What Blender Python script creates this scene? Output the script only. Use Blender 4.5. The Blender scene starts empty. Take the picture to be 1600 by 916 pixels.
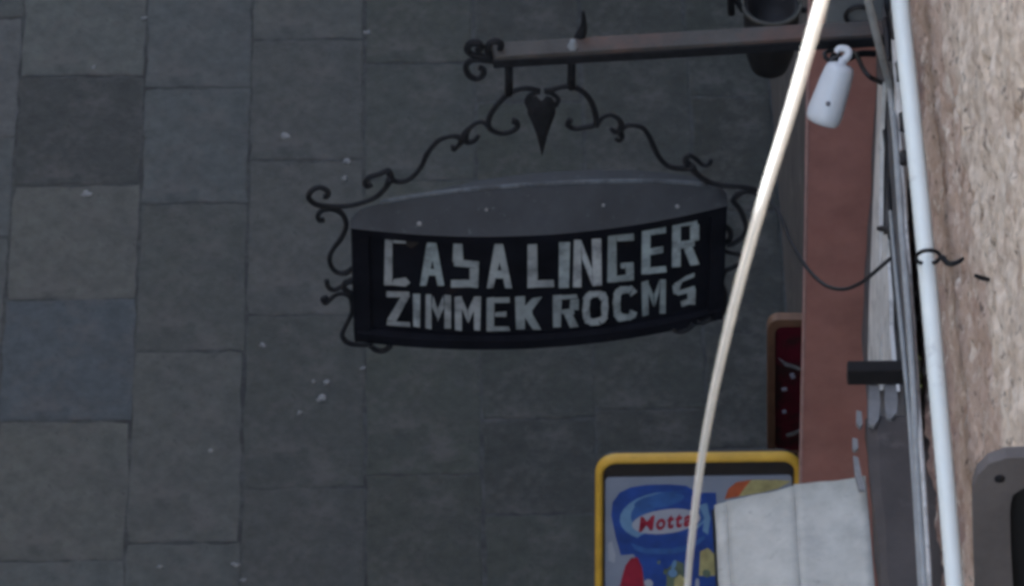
import bpy, bmesh, math, random
from mathutils import Vector, Matrix, noise
random.seed(7)
R = math.radians
sc = bpy.context.scene
COL = sc.collection

# ------------------------------------------------------------------ camera
# the photograph is 1600 x 916: pixels are turned into view directions, and a
# thing's distance comes from the plane (ground, wall, sign) that it touches
F_PX, CX, CY = 9000.0, 800.0, 458.0
PITCH, YAW = R(45), R(1.03)
FW = Vector((math.sin(YAW) * math.cos(PITCH), math.cos(YAW) * math.cos(PITCH), -math.sin(PITCH)))
RT = Vector((math.cos(YAW), -math.sin(YAW), 0))
UP = RT.cross(FW)


def ray(px, py):
    return (FW + RT * ((px - CX) / F_PX) - UP * ((py - CY) / F_PX))


S0 = Vector((0, 0, 3.2))                      # middle of the sign's top front chord
CAM = S0 - ray(843, 336.5) * 14.0

cam_d = bpy.data.cameras.new('camera')
cam = bpy.data.objects.new('camera', cam_d)
COL.objects.link(cam)
M3 = Matrix((RT, UP, -FW)).transposed()
cam.matrix_world = Matrix.Translation(CAM) @ M3.to_4x4()
cam_d.sensor_width = 36.0
cam_d.lens = F_PX / 1600.0 * 36.0
cam_d.clip_start = 0.1
cam_d.clip_end = 600
cam_d.dof.use_dof = True
cam_d.dof.focus_distance = 14.2
cam_d.dof.aperture_fstop = 30.0
sc.camera = cam
sc.render.resolution_x, sc.render.resolution_y = 1024, 586

# ------------------------------------------------------------------ light
SUN_EL, SUN_AZ = R(22), R(264)                # azimuth of the sun, clockwise from +Y
sun_dir = Vector((math.sin(SUN_AZ) * math.cos(SUN_EL), math.cos(SUN_AZ) * math.cos(SUN_EL), math.sin(SUN_EL)))
world = bpy.data.worlds.new('World')
sc.world = world
world.use_nodes = True
wn = world.node_tree
sky = wn.nodes.new('ShaderNodeTexSky')
sky.sky_type = 'NISHITA'
sky.sun_disc = False
sky.sun_elevation = SUN_EL
sky.sun_rotation = SUN_AZ
sky.dust_density = 3.5
sky.ozone_density = 0.6
bg = wn.nodes['Background']
bg.inputs['Strength'].default_value = 0.13
wn.links.new(sky.outputs[0], bg.inputs['Color'])
sun_d = bpy.data.lights.new('sun', 'SUN')
sun_d.energy = 3.2
sun_d.angle = R(1.0)
sun_d.color = (1.0, 0.96, 0.92)
sun = bpy.data.objects.new('sun', sun_d)
COL.objects.link(sun)
sun.location = (-6, -6, 20)
sun.rotation_euler = (-sun_dir).to_track_quat('-Z', 'Y').to_euler()
vs = sc.view_settings
vs.view_transform = 'Standard'
vs.look = 'None'
vs.gamma = 1.0
vs.use_curve_mapping = False
vs.exposure = 2.6
sc.render.engine = 'CYCLES'
sc.cycles.filter_width = 3.6
sc.render.filter_size = 3.6


# ------------------------------------------------------------------ geometry helpers
def on_plane(px, py, p0, n):
    d = ray(px, py)
    return CAM + d * ((Vector(p0) - CAM).dot(n) / d.dot(n))


def on_z(px, py, z):
    return on_plane(px, py, (0, 0, z), Vector((0, 0, 1)))


def on_x(px, py, x):
    return on_plane(px, py, (x, 0, 0), Vector((1, 0, 0)))


def on_y(px, py, y):
    return on_plane(px, py, (0, y, 0), Vector((0, 1, 0)))


def at_depth(px, py, w):
    return CAM + ray(px, py) * w


class MB:
    def __init__(self):
        self.v, self.f, self.smooth = [], [], []

    def add(self, vs_, fs, smooth=False):
        o = len(self.v)
        self.v += [tuple(p) for p in vs_]
        for f in fs:
            self.f.append(tuple(i + o for i in f))
            self.smooth.append(smooth)

    def box(self, c, s, rot=None, b=0.0):
        bm = bmesh.new()
        bmesh.ops.create_cube(bm, size=1.0)
        for v in bm.verts:
            v.co = Vector((v.co.x * s[0], v.co.y * s[1], v.co.z * s[2]))
        if b:
            bmesh.ops.bevel(bm, geom=bm.edges[:], offset=b, segments=2, affect='EDGES', profile=0.6)
        bm.verts.index_update()
        m = rot if rot else Matrix.Identity(3)
        self.add([m @ v.co + Vector(c) for v in bm.verts], [[v.index for v in f.verts] for f in bm.faces])
        bm.free()

    def tube(self, pts, rad, n=8, sub=5, smooth=True, caps=True):
        pts = [Vector(p) for p in pts]
        if not hasattr(rad, '__len__'):
            rad = [rad] * len(pts)
        if sub > 1 and len(pts) > 2:
            q, rr = [], []
            for i in range(len(pts) - 1):
                p0 = pts[i - 1] if i else pts[i] * 2 - pts[i + 1]
                p1, p2 = pts[i], pts[i + 1]
                p3 = pts[i + 2] if i + 2 < len(pts) else p2 * 2 - p1
                for k in range(sub):
                    t = k / sub
                    q.append(0.5 * (2 * p1 + (p2 - p0) * t + (2 * p0 - 5 * p1 + 4 * p2 - p3) * t * t + (3 * p1 - p0 - 3 * p2 + p3) * t ** 3))
                    rr.append(rad[i] * (1 - t) + rad[i + 1] * t)
            q.append(pts[-1])
            rr.append(rad[-1])
            pts, rad = q, rr
        T = []
        for i in range(len(pts)):
            d = pts[min(i + 1, len(pts) - 1)] - pts[max(i - 1, 0)]
            T.append(d.normalized() if d.length > 1e-9 else Vector((0, 0, 1)))
        a = Vector((0, 0, 1)) if abs(T[0].z) < 0.9 else Vector((1, 0, 0))
        nrm = (a - T[0] * a.dot(T[0])).normalized()
        vs_, fs = [], []
        for i, p in enumerate(pts):
            nrm = nrm - T[i] * nrm.dot(T[i])
            nrm.normalize()
            bn = T[i].cross(nrm)
            for k in range(n):
                an = 2 * math.pi * k / n
                vs_.append(p + (nrm * math.cos(an) + bn * math.sin(an)) * rad[i])
        for i in range(len(pts) - 1):
            for k in range(n):
                fs.append((i * n + k, i * n + (k + 1) % n, (i + 1) * n + (k + 1) % n, (i + 1) * n + k))
        if caps:
            fs.append(tuple(reversed(range(n))))
            fs.append(tuple(range((len(pts) - 1) * n, len(pts) * n)))
        self.add(vs_, fs, smooth)

    def lathe(self, p0, axis, prof, n=20, smooth=True):
        axis = Vector(axis).normalized()
        a = Vector((0, 0, 1)) if abs(axis.z) < 0.9 else Vector((1, 0, 0))
        u = (a - axis * a.dot(axis)).normalized()
        w = axis.cross(u)
        vs_, fs = [], []
        for (h, r) in prof:
            for k in range(n):
                an = 2 * math.pi * k / n
                vs_.append(Vector(p0) + axis * h + (u * math.cos(an) + w * math.sin(an)) * r)
        for i in range(len(prof) - 1):
            for k in range(n):
                fs.append((i * n + k, i * n + (k + 1) % n, (i + 1) * n + (k + 1) % n, (i + 1) * n + k))
        fs.append(tuple(reversed(range(n))))
        fs.append(tuple(range((len(prof) - 1) * n, len(prof) * n)))
        self.add(vs_, fs, smooth)

    def plate(self, front, back):
        """closed plate between two matching outlines"""
        n = len(front)
        vs_ = list(front) + list(back)
        fs = [tuple(range(n)), tuple(reversed(range(n, 2 * n)))]
        for k in range(n):
            fs.append((k, n + k, n + (k + 1) % n, (k + 1) % n))
        self.add(vs_, fs)

    def build(self, name, mat, parent=None):
        me = bpy.data.meshes.new(name)
        me.from_pydata([tuple(p) for p in self.v], [], self.f)
        for p, s in zip(me.polygons, self.smooth):
            p.use_smooth = s
        bm = bmesh.new()
        bm.from_mesh(me)
        bmesh.ops.recalc_face_normals(bm, faces=bm.faces[:])
        bm.to_mesh(me)
        bm.free()
        if mat:
            me.materials.append(mat)
        o = bpy.data.objects.new(name, me)
        COL.objects.link(o)
        if parent:
            o.parent = parent
            o.matrix_parent_inverse = Matrix.Translation(-parent.location)
        return o


def thing(name, loc, label, cat, group=None):
    o = bpy.data.objects.new(name, None)
    o.empty_display_size = 0.1
    COL.objects.link(o)
    o.location = loc
    return tag(o, label, cat, group)


def tag(o, label, cat, group=None):
    o['label'] = label
    o['category'] = cat
    if group:
        o['group'] = group
    return o


# ------------------------------------------------------------------ materials
def mat(name, col, rough=0.7, metal=0.0, var=0.25, scale=20.0, bump=0.15, bscale=60.0, stretch=(1, 1, 1),
        col2=None, spec=0.4, objcol=False, extra=None, bdist=0.004):
    m = bpy.data.materials.new(name)
    m.use_nodes = True
    nt = m.node_tree
    N, L = nt.nodes, nt.links
    bs = N['Principled BSDF']
    bs.inputs['Roughness'].default_value = rough
    bs.inputs['Metallic'].default_value = metal
    bs.inputs['Specular IOR Level'].default_value = spec
    tc = N.new('ShaderNodeTexCoord')
    mp = N.new('ShaderNodeMapping')
    mp.inputs['Scale'].default_value = stretch
    L.new(tc.outputs['Object'], mp.inputs['Vector'])
    nz = N.new('ShaderNodeTexNoise')
    nz.inputs['Scale'].default_value = scale
    nz.inputs['Detail'].default_value = 6
    nz.inputs['Roughness'].default_value = 0.65
    L.new(mp.outputs[0], nz.inputs['Vector'])
    rp = N.new('ShaderNodeValToRGB')
    c2 = col2 if col2 else tuple(min(1, c * (1 + var)) for c in col)
    c1 = tuple(c * (1 - var) for c in col)
    rp.color_ramp.elements[0].position = 0.3
    rp.color_ramp.elements[1].position = 0.7
    rp.color_ramp.elements[0].color = (*c1, 1)
    rp.color_ramp.elements[1].color = (*c2, 1)
    L.new(nz.outputs['Fac'], rp.inputs['Fac'])
    out = rp.outputs['Color']
    if objcol:
        oi = N.new('ShaderNodeObjectInfo')
        mx = N.new('ShaderNodeMix')
        mx.data_type = 'RGBA'
        mx.blend_type = 'MULTIPLY'
        mx.inputs['Factor'].default_value = 1.0
        L.new(out, mx.inputs['A'])
        L.new(oi.outputs['Color'], mx.inputs['B'])
        out = mx.outputs['Result']
    if extra:
        out = extra(nt, mp.outputs[0], out)
    L.new(out, bs.inputs['Base Color'])
    if bump:
        nb = N.new('ShaderNodeTexNoise')
        nb.inputs['Scale'].default_value = bscale
        nb.inputs['Detail'].default_value = 8
        nb.inputs['Roughness'].default_value = 0.7
        L.new(mp.outputs[0], nb.inputs['Vector'])
        bp = N.new('ShaderNodeBump')
        bp.inputs['Strength'].default_value = bump
        bp.inputs['Distance'].default_value = bdist
        L.new(nb.outputs['Fac'], bp.inputs['Height'])
        L.new(bp.outputs[0], bs.inputs['Normal'])
    return m


def blend_noise(col, scale, lo, hi, stretch=(1, 1, 1), amount=1.0, detail=6):
    """node layer: patches of another colour with a shape of their own"""
    def fn(nt, vec, prev):
        N, L = nt.nodes, nt.links
        mp = N.new('ShaderNodeMapping')
        mp.inputs['Scale'].default_value = stretch
        mp.inputs['Location'].default_value = (random.random() * 9, random.random() * 9, random.random() * 9)
        L.new(vec, mp.inputs['Vector'])
        nz = N.new('ShaderNodeTexNoise')
        nz.inputs['Scale'].default_value = scale
        nz.inputs['Detail'].default_value = detail
        nz.inputs['Roughness'].default_value = 0.7
        L.new(mp.outputs[0], nz.inputs['Vector'])
        mr = N.new('ShaderNodeMapRange')
        mr.inputs['From Min'].default_value = lo
        mr.inputs['From Max'].default_value = hi
        mr.inputs['To Max'].default_value = amount
        L.new(nz.outputs['Fac'], mr.inputs['Value'])
        mx = N.new('ShaderNodeMix')
        mx.data_type = 'RGBA'
        L.new(mr.outputs[0], mx.inputs['Factor'])
        L.new(prev, mx.inputs['A'])
        mx.inputs['B'].default_value = (*col, 1)
        return mx.outputs['Result']
    return fn


def chain(*fns):
    def fn(nt, vec, prev):
        for f in fns:
            prev = f(nt, vec, prev)
        return prev
    return fn


M = {}
M['slab'] = mat('paving_stone', (0.084, 0.086, 0.083), 0.88, var=0.26, scale=17, bump=0.9, bscale=55, objcol=True, bdist=0.009,
                extra=chain(blend_noise((0.045, 0.045, 0.046), 3.1, 0.50, 0.72, amount=0.45),
                            blend_noise((0.118, 0.108, 0.100), 7.5, 0.50, 0.66, amount=0.50),
                            blend_noise((0.15, 0.148, 0.142), 34, 0.64, 0.74, amount=0.40),
                            blend_noise((0.022, 0.022, 0.022), 40, 0.60, 0.70, amount=0.55)))
M['joint'] = mat('joint_dirt', (0.056, 0.056, 0.054), 0.95, var=0.35, scale=30, bump=0.8, bscale=70,
                 extra=chain(blend_noise((0.028, 0.028, 0.028), 4, 0.50, 0.60, amount=0.7),
                             blend_noise((0.085, 0.083, 0.08), 6, 0.56, 0.68, amount=0.7)))
M['iron'] = mat('black_iron', (0.013, 0.0135, 0.016), 0.7, var=0.4, scale=30, bump=0.3, bscale=120, spec=0.15)
M['sign_black'] = mat('sign_black_paint', (0.006, 0.0065, 0.010), 0.8, var=0.45, scale=10, bump=0.15, spec=0.1,
                      extra=blend_noise((0.03, 0.02, 0.016), 9, 0.62, 0.72, amount=0.35))
M['zinc'] = mat('weathered_zinc', (0.035, 0.038, 0.043), 0.8, metal=0.0, var=0.25, scale=9, bump=0.25, bscale=30,
                extra=chain(blend_noise((0.022, 0.025, 0.030), 5, 0.52, 0.68, amount=0.6),
                            blend_noise((0.14, 0.145, 0.15), 45, 0.62, 0.72, amount=0.55)))
M['letter'] = mat('letter_paint', (0.30, 0.335, 0.345), 0.8, var=0.25, scale=30, bump=0.2, objcol=True,
                  extra=blend_noise((0.05, 0.055, 0.062), 17, 0.50, 0.72, amount=0.75))
M['rust_beam'] = mat('rusty_painted_beam', (0.056, 0.052, 0.049), 0.7, var=0.3, scale=10, bump=0.35, bscale=50, metal=0.1,
                     extra=chain(blend_noise((0.105, 0.058, 0.045), 4.5, 0.50, 0.66, amount=0.75)))
M['rust'] = mat('rust', (0.016, 0.012, 0.011), 0.9, var=0.4, scale=30)
def height_bands(nt, vec, prev):
    """purple-brown base, brown band, pale render higher up: the coats the wall was given"""
    N, L = nt.nodes, nt.links
    tc = N.new('ShaderNodeTexCoord')
    sp = N.new('ShaderNodeSeparateXYZ')
    L.new(tc.outputs['Object'], sp.inputs[0])
    nz = N.new('ShaderNodeTexNoise')
    nz.inputs['Scale'].default_value = 2.3
    nz.inputs['Detail'].default_value = 9
    L.new(tc.outputs['Object'], nz.inputs['Vector'])
    ma = N.new('ShaderNodeMath')
    ma.operation = 'MULTIPLY_ADD'
    L.new(nz.outputs['Fac'], ma.inputs[0])
    ma.inputs[1].default_value = 0.75
    L.new(sp.outputs['Z'], ma.inputs[2])
    out = prev
    for (z, wdt, col, amt) in ((4.18, .16, (.24, .155, .145), .75), (4.86, .12, (.44, .30, .235), .7)):
        mr = N.new('ShaderNodeMapRange')
        mr.inputs['From Min'].default_value = z
        mr.inputs['From Max'].default_value = z + wdt
        mr.inputs['To Min'].default_value = amt
        mr.inputs['To Max'].default_value = 0
        L.new(ma.outputs[0], mr.inputs['Value'])
        bands.append((mr, col))
    for mr, col in reversed(bands):
        mx = N.new('ShaderNodeMix')
        mx.data_type = 'RGBA'
        L.new(mr.outputs[0], mx.inputs['Factor'])
        L.new(out, mx.inputs['A'])
        mx.inputs['B'].default_value = (*col, 1)
        out = mx.outputs['Result']
    return out


bands = []
M['wallrough'] = mat('rough_old_render', (0.72, 0.615, 0.51), 0.95, var=0.22, scale=12, bump=0.7, bscale=60, bdist=0.012,
                     extra=chain(blend_noise((0.47, 0.365, 0.285), 8, 0.50, 0.60, amount=0.7),
                                 height_bands,
                                 blend_noise((0.76, 0.69, 0.60), 13, 0.54, 0.62, amount=0.7),
                                 blend_noise((0.26, 0.15, 0.10), 9, 0.56, 0.66, amount=0.6),
                                 blend_noise((0.07, 0.05, 0.045), 26, 0.58, 0.65, amount=0.75)))
M['flake'] = mat('pale_paint_flake', (0.22, 0.214, 0.214), 0.85, var=0.2, scale=25, bump=0.3)
M['plaster'] = mat('plain_plaster', (0.36, 0.32, 0.28), 0.9, var=0.15, scale=2, bump=0.4, bscale=40)
M['peeling'] = mat('bare_grey_plaster', (0.13, 0.13, 0.14), 0.9, var=0.3, scale=10, bump=0.5, bscale=40)
M['strip'] = mat('old_white_paint', (0.70, 0.69, 0.67), 0.85, var=0.2, scale=14, bump=0.4, bscale=50,
                 extra=blend_noise((0.20, 0.195, 0.20), 9, 0.54, 0.66, amount=0.7))
M['ledge'] = mat('dark_ledge_stone', (0.078, 0.066, 0.062), 0.9, var=0.25, scale=6, bump=0.6, bscale=30,
                 extra=chain(blend_noise((0.17, 0.145, 0.13), 8, 0.54, 0.68, amount=0.6),
                             blend_noise((0.055, 0.05, 0.05), 12, 0.60, 0.70, amount=0.6)))
M['pilaster'] = mat('red_brown_paint', (0.33, 0.150, 0.125), 0.8, var=0.16, scale=9, bump=0.3, bscale=60,
                    extra=blend_noise((0.31, 0.125, 0.105), 3, 0.52, 0.7, amount=0.6))
M['pil_edge'] = mat('pale_pink_edge', (0.40, 0.24, 0.22), 0.8, var=0.2, scale=20)
M['pipe'] = mat('white_pvc', (0.74, 0.78, 0.74), 0.45, var=0.05, scale=6, bump=0.03,
                extra=blend_noise((0.42, 0.42, 0.40), 14, 0.60, 0.75, amount=0.5))
M['cord'] = mat('white_cable_sheath', (0.60, 0.63, 0.65), 0.55, var=0.06, scale=25, bump=0)
M['cable_grey'] = mat('grey_cable', (0.30, 0.31, 0.31), 0.6, var=0.2, scale=18, bump=0.1)
M['cable_pale'] = mat('pale_cable', (0.52, 0.51, 0.49), 0.6, var=0.25, scale=22, bump=0.1,
                      extra=blend_noise((0.12, 0.11, 0.11), 14, 0.55, 0.68, amount=0.7))
M['cable_black'] = mat('black_rubber', (0.014, 0.013, 0.015), 0.55, var=0.2, scale=20, bump=0.05)
M['greybox'] = mat('grey_painted_metal', (0.17, 0.185, 0.195), 0.55, var=0.15, scale=8, bump=0.12,
                   extra=blend_noise((0.10, 0.10, 0.10), 6, 0.55, 0.7, amount=0.6))
M['lamp'] = mat('milky_plastic', (0.58, 0.61, 0.64), 0.35, var=0.05, scale=12, bump=0.02)
M['lampdark'] = mat('dark_plastic', (0.12, 0.12, 0.14), 0.5, var=0.2)
M['canvas'] = mat('pale_canvas', (0.455, 0.445, 0.405), 0.9, var=0.14, scale=16, bump=0.35, bscale=120,
                  extra=chain(blend_noise((0.27, 0.27, 0.27), 7, 0.54, 0.74, amount=0.5),
                              blend_noise((0.16, 0.155, 0.15), 40, 0.60, 0.72, amount=0.5)))
M['yellow'] = mat('yellow_plastic', (0.62, 0.35, 0.04), 0.55, var=0.16, scale=14, bump=0.1)
M['boardback'] = mat('brown_black_plastic', (0.022, 0.016, 0.014), 0.6, var=0.2)
M['p_bg'] = mat('print_pale', (0.24, 0.265, 0.33), 0.45, var=0.1, scale=9, bump=0)
M['p_blue'] = mat('print_blue', (0.018, 0.06, 0.27), 0.45, var=0.3, scale=14, bump=0)
M['p_mid'] = mat('print_mid_blue', (0.035, 0.105, 0.31), 0.45, var=0.3, scale=18, bump=0)
M['p_cyan'] = mat('print_light_blue', (0.14, 0.26, 0.42), 0.45, var=0.15, scale=14, bump=0)
M['p_white'] = mat('print_white', (0.36, 0.37, 0.43), 0.45, var=0.06, scale=14, bump=0)
M['p_red'] = mat('print_red', (0.30, 0.012, 0.035), 0.45, var=0.2, scale=24, bump=0)
M['p_orange'] = mat('print_orange', (0.45, 0.10, 0.04), 0.45, var=0.2, scale=24, bump=0)
M['p_yellow'] = mat('print_yellow', (0.42, 0.36, 0.16), 0.45, var=0.3, scale=24, bump=0)
M['p_green'] = mat('print_olive', (0.12, 0.15, 0.10), 0.45, var=0.3, scale=30, bump=0)
M['crimson'] = mat('crimson_print', (0.11, 0.008, 0.018), 0.4, var=0.3, scale=16, bump=0.05,
                   extra=blend_noise((0.03, 0.016, 0.014), 8, 0.5, 0.62, amount=0.9))
M['orange_frame'] = mat('orange_brown_frame', (0.16, 0.08, 0.045), 0.6, var=0.2)
M['pot'] = mat('black_pot_glaze', (0.008, 0.008, 0.01), 0.7, var=0.3)
M['pot_rim'] = mat('olive_pot_rim', (0.06, 0.058, 0.05), 0.7, var=0.2)
M['housing'] = mat('grey_cast_housing', (0.105, 0.094, 0.093), 0.8, var=0.18, scale=9, bump=0.45, bscale=40,
                   extra=blend_noise((0.08, 0.075, 0.075), 9, 0.60, 0.70, amount=0.7))
M['black'] = mat('black_void', (0.005, 0.005, 0.006), 0.8, var=0.1)
M['litter'] = mat('pale_scrap', (0.21, 0.212, 0.212), 0.9, var=0.4, scale=90)
M['stone_dark'] = mat('dark_wood_block', (0.011, 0.009, 0.0095), 0.9, var=0.3, scale=12, bump=0.3)
M['moss'] = mat('moss', (0.13, 0.15, 0.05), 0.95, var=0.4, scale=60, bump=0.6, bscale=120)
M['glass'] = mat('window_glass', (0.02, 0.025, 0.03), 0.1, var=0.1, bump=0)
M['shutter'] = mat('green_shutter', (0.05, 0.10, 0.07), 0.6, var=0.15)

# sign frame: along the chord (E1), out of the face towards the street (E2), up
TH = R(3.85)
E1 = Vector((math.cos(TH), math.sin(TH), 0))
E2 = Vector((math.sin(TH), -math.cos(TH), 0))
EZ = Vector((0, 0, 1))


def on_sign(px, py, t=0.0):
    return on_plane(px, py, S0 + E2 * t, E2)


def loc_s(s, t, z):
    return S0 + E1 * s + E2 * t + EZ * z


XW = on_sign(1404, 52, -0.05).x               # wall surface: where the sign's arm meets it
print('CAM', CAM, 'XW', XW)

# ------------------------------------------------------------------ ground and paving
mb = MB()
mb.add([(-150, -150, -0.035), (150, -150, -0.035), (150, 150, -0.035), (-150, 150, -0.035)], [(0, 1, 2, 3)])
ground = mb.build('ground', M['joint'])
ground['kind'] = 'structure'
mb = MB()
mb.add([(-6.6, -12, -0.0016), (XW + .05, -12, -0.0016), (XW + .05, 12, -0.0016), (-6.6, 12, -0.0016)], [(0, 1, 2, 3)])
pavement = mb.build('pavement', M['joint'])
pavement['kind'] = 'structure'


def slab(x0, x1, y0, y1, tint, gap=0.0050):
    x0 += gap * random.uniform(.4, 1.3); x1 -= gap * random.uniform(.4, 1.3)
    y0 += gap * random.uniform(.4, 1.3); y1 -= gap * random.uniform(.4, 1.3)
    cx, cy = (x0 + x1) / 2, (y0 + y1) / 2
    k = 9
    out = []
    cor = [(x0, y0), (x1, y0), (x1, y1), (x0, y1)]
    for i in range(4):
        a, b = cor[i], cor[(i + 1) % 4]
        for j in range(k):
            t = j / k
            x = a[0] + (b[0] - a[0]) * t
            y = a[1] + (b[1] - a[1]) * t
            jx, jy = random.uniform(-1, 1) * 0.0048, random.uniform(-1, 1) * 0.0048
            if j == 0:                           # rounded, chipped corner
                c = random.choice((0.0, 0.001, 0.003))
                x += (cx - x) / abs(cx - x) * c
                y += (cy - y) / abs(cy - y) * c
            out.append((x + jx, y + jy))
    dz = random.uniform(-0.0006, 0.0016)
    tx, ty = random.uniform(-.002, .002), random.uniform(-.002, .002)
    n = len(out)
    vs_ = []
    for (x, y) in out:
        vs_.append((x - cx, y - cy, -0.03))
    for (x, y) in out:
        vs_.append((x - cx, y - cy, dz - 0.0018 + tx * (x - cx) + ty * (y - cy)))
    for (x, y) in out:
        vx, vy = (x - cx), (y - cy)
        ins = random.uniform(.004, .010)
        vx -= math.copysign(min(ins, abs(vx)), vx)
        vy -= math.copysign(min(ins, abs(vy)), vy)
        vs_.append((vx, vy, dz + tx * vx + ty * vy))
    fs = []
    for r in range(2):
        for i in range(n):
            fs.append((r * n + i, r * n + (i + 1) % n, (r + 1) * n + (i + 1) % n, (r + 1) * n + i))
    fs.append(tuple(range(2 * n, 3 * n)))
    me = bpy.data.meshes.new('paving_slab')
    me.from_pydata(vs_, [], fs)
    me.materials.append(M['slab'])
    o = bpy.data.objects.new('paving_slab', me)
    COL.objects.link(o)
    o.location = (cx, cy, 0)
    o.color = (*tint, 1)
    o.parent = pavement
    return o


def gx(px):
    return on_z(px, 450, 0).x


def gy(px, py):
    return on_z(px, py, 0).y


colx = [-165, 10, 213, 385, 570, 748, 922, 1095, 1262]
joints = [                                     # joints of each column seen in the photograph, as picture rows
    [30, 216, 372, 545, 720, 880],
    [-60, 120, 290, 468, 658, 876, 1060],
    [-40, 137, 318, 548, 848, 1030],
    [-120, 62, 250, 492, 762, 940],
    [-80, 99, 282, 440, 742, 930],
    [-20, 160, 330, 500, 655, 803, 980],
    [-90, 90, 300, 470, 640, 800, 970],
    [-30, 150, 330, 520, 700, 890],
]
tints = {(1, 1): (.56, .56, .57), (1, 2): (1.12, 1.08, 1.04), (1, 3): (.80, .88, 1.02), (1, 4): (1.08, 1.06, 1.02), (1, 0): (1.08, 1.09, 1.08),
         (2, 0): (1.0, 1.02, 1.06), (2, 1): (.96, 1.0, 1.05), (2, 2): (.86, .86, .84), (2, 3): (1.02, 1.0, .98), (3, 0): (1.16, 1.14, 1.12),
         (3, 2): (1.06, 1.03, 1.02), (4, 1): (1.0, 1.02, 1.06), (4, 3): (.9, .93, .9)}
col_tone = [1.05, 1.05, 1.0, .87, .73, .60, .51, .46]
gxs = [gx(v) for v in colx]
gxs[-1] = XW - 0.002
for c in range(8):
    mid = (colx[c] + colx[c + 1]) / 2
    ys = [gy(mid, v) for v in joints[c]]
    while ys[0] < 6.5:
        ys.insert(0, ys[0] + random.uniform(.40, .58))
    while ys[-1] > -1.5:
        ys.append(ys[-1] - random.uniform(.40, .58))
    first = ys.index(gy(mid, joints[c][0]))
    for i in range(len(ys) - 1):
        g = random.uniform(.84, 1.08)
        t = tints.get((c, i - first), (g * random.uniform(.97, 1.03), g, g * random.uniform(.97, 1.04)))
        k = col_tone[c]                              # the columns get darker towards the wall
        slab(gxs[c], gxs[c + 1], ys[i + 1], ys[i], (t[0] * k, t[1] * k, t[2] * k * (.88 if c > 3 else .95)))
x = gxs[0]
while x > -3.0:
    x2 = x - random.uniform(.36, .44)
    y = 6.5 + random.uniform(-.3, .3)
    while y > -1.5:
        y2 = y - random.uniform(.40, .58)
        g = random.uniform(.84, 1.1)
        slab(x2, x, y2, y, (g, g, g))
        y = y2
    x = x2

# small pale scraps lying on the paving
for (px, py, s) in [(225, 28, 11), (147, 105, 8), (447, 212, 17), (410, 538, 12), (567, 575, 11), (502, 622, 16), (490, 596, 8),
                    (510, 597, 10), (468, 644, 11), (250, 885, 10), (368, 882, 13), (380, 906, 11), (329, 703, 10), (543, 252, 16),
                    (538, 278, 12), (575, 50, 13), (135, 302, 16)]:
    p = on_z(px, py, 0.004)
    mb = MB()
    r = s * 18.5 / F_PX * 0.5
    n = 9
    rad = [r * random.uniform(.45, 1.25) for _ in range(n)]
    e = random.uniform(.55, 1.1)
    pr = [[Vector((math.cos(6.283 * k / n) * rad[k] * q, math.sin(6.283 * k / n) * rad[k] * q * e, h)) for k in range(n)]
          for (q, h) in ((1, -.004), (1, .0), (.75, .003))]
    mb.add([v for ring in pr for v in ring],
           [(a * n + k, a * n + (k + 1) % n, (a + 1) * n + (k + 1) % n, (a + 1) * n + k) for a in range(2) for k in range(n)] + [tuple(range(2 * n, 3 * n))], True)
    o = mb.build('pale_scrap', M['litter'])
    o.location = p
    tag(o, 'tiny pale scrap lying on the dark paving slabs', 'litter', 'pale scraps on the paving')

# ------------------------------------------------------------------ the rough old wall on the sign's side
wall = thing('house_wall', (XW + 0.3, -1, 0), 'tall rough old wall with worn pinkish brown render beside the white pipe', 'wall')
mb = MB()
mb.box((XW + 0.40, -2, 7.0), (0.62, 24, 14.0))
mb.build('masonry', M['plaster'], wall)
Y0, Y1, Z0, Z1, ST = -3.5, 0.6, 3.36, 6.1, 0.0092
ny, nz_ = int((Y1 - Y0) / ST), int((Z1 - Z0) / ST)
vs_, fs = [], []
for j in range(nz_ + 1):
    z = Z0 + (Z1 - Z0) * j / nz_
    for i in range(ny + 1):
        y = Y0 + (Y1 - Y0) * i / ny
        e = min(1, min(i, ny - i, j, nz_ - j) / 6.0)
        a = noise.noise(Vector((y * 2.1, z * 2.1, 3.1))) * .006 + noise.noise(Vector((y * 5.5, z * 6.5, 7.7))) * .008
        b = noise.noise(Vector((y * 16, z * 18, 1.7))) * .010 + noise.noise(Vector((y * 40, z * 42, 5.2))) * .009
        pit = noise.noise(Vector((y * 11, z * 12, 12.4)))
        pit = max(0, pit - .34) * .07
        vs_.append((XW + max(0.0, (.012 + a + b)) * e + pit * e + (1 - e) * .092, y, z))
for j in range(nz_):
    for i in range(ny):
        q = j * (ny + 1) + i
        fs.append((q, q + ny + 1, q + ny + 2, q + 1))
mb = MB()
mb.add(vs_, fs, True)
mb.build('render_coat', M['wallrough'], wall)

# painted lower strip between the pilaster and the cables, paint flaking
mb = MB()
vs_, fs = [], []
n1, n2 = 36, 44
for j in range(n2 + 1):
    z = 2.4 + (3.62 - 2.4) * j / n2
    for i in range(n1 + 1):
        y = -0.95 + 1.33 * i / n1
        vs_.append((XW - .018 + noise.noise(Vector((y * 9, z * 7, 2))) * .006, y, z))
for j in range(n2):
    for i in range(n1):
        q = j * (n1 + 1) + i
        fs.append((q, q + n1 + 1, q + n1 + 2, q + 1))
mb.add(vs_, fs, True)
mb.build('flaking_paint', M['peeling'], wall)

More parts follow.
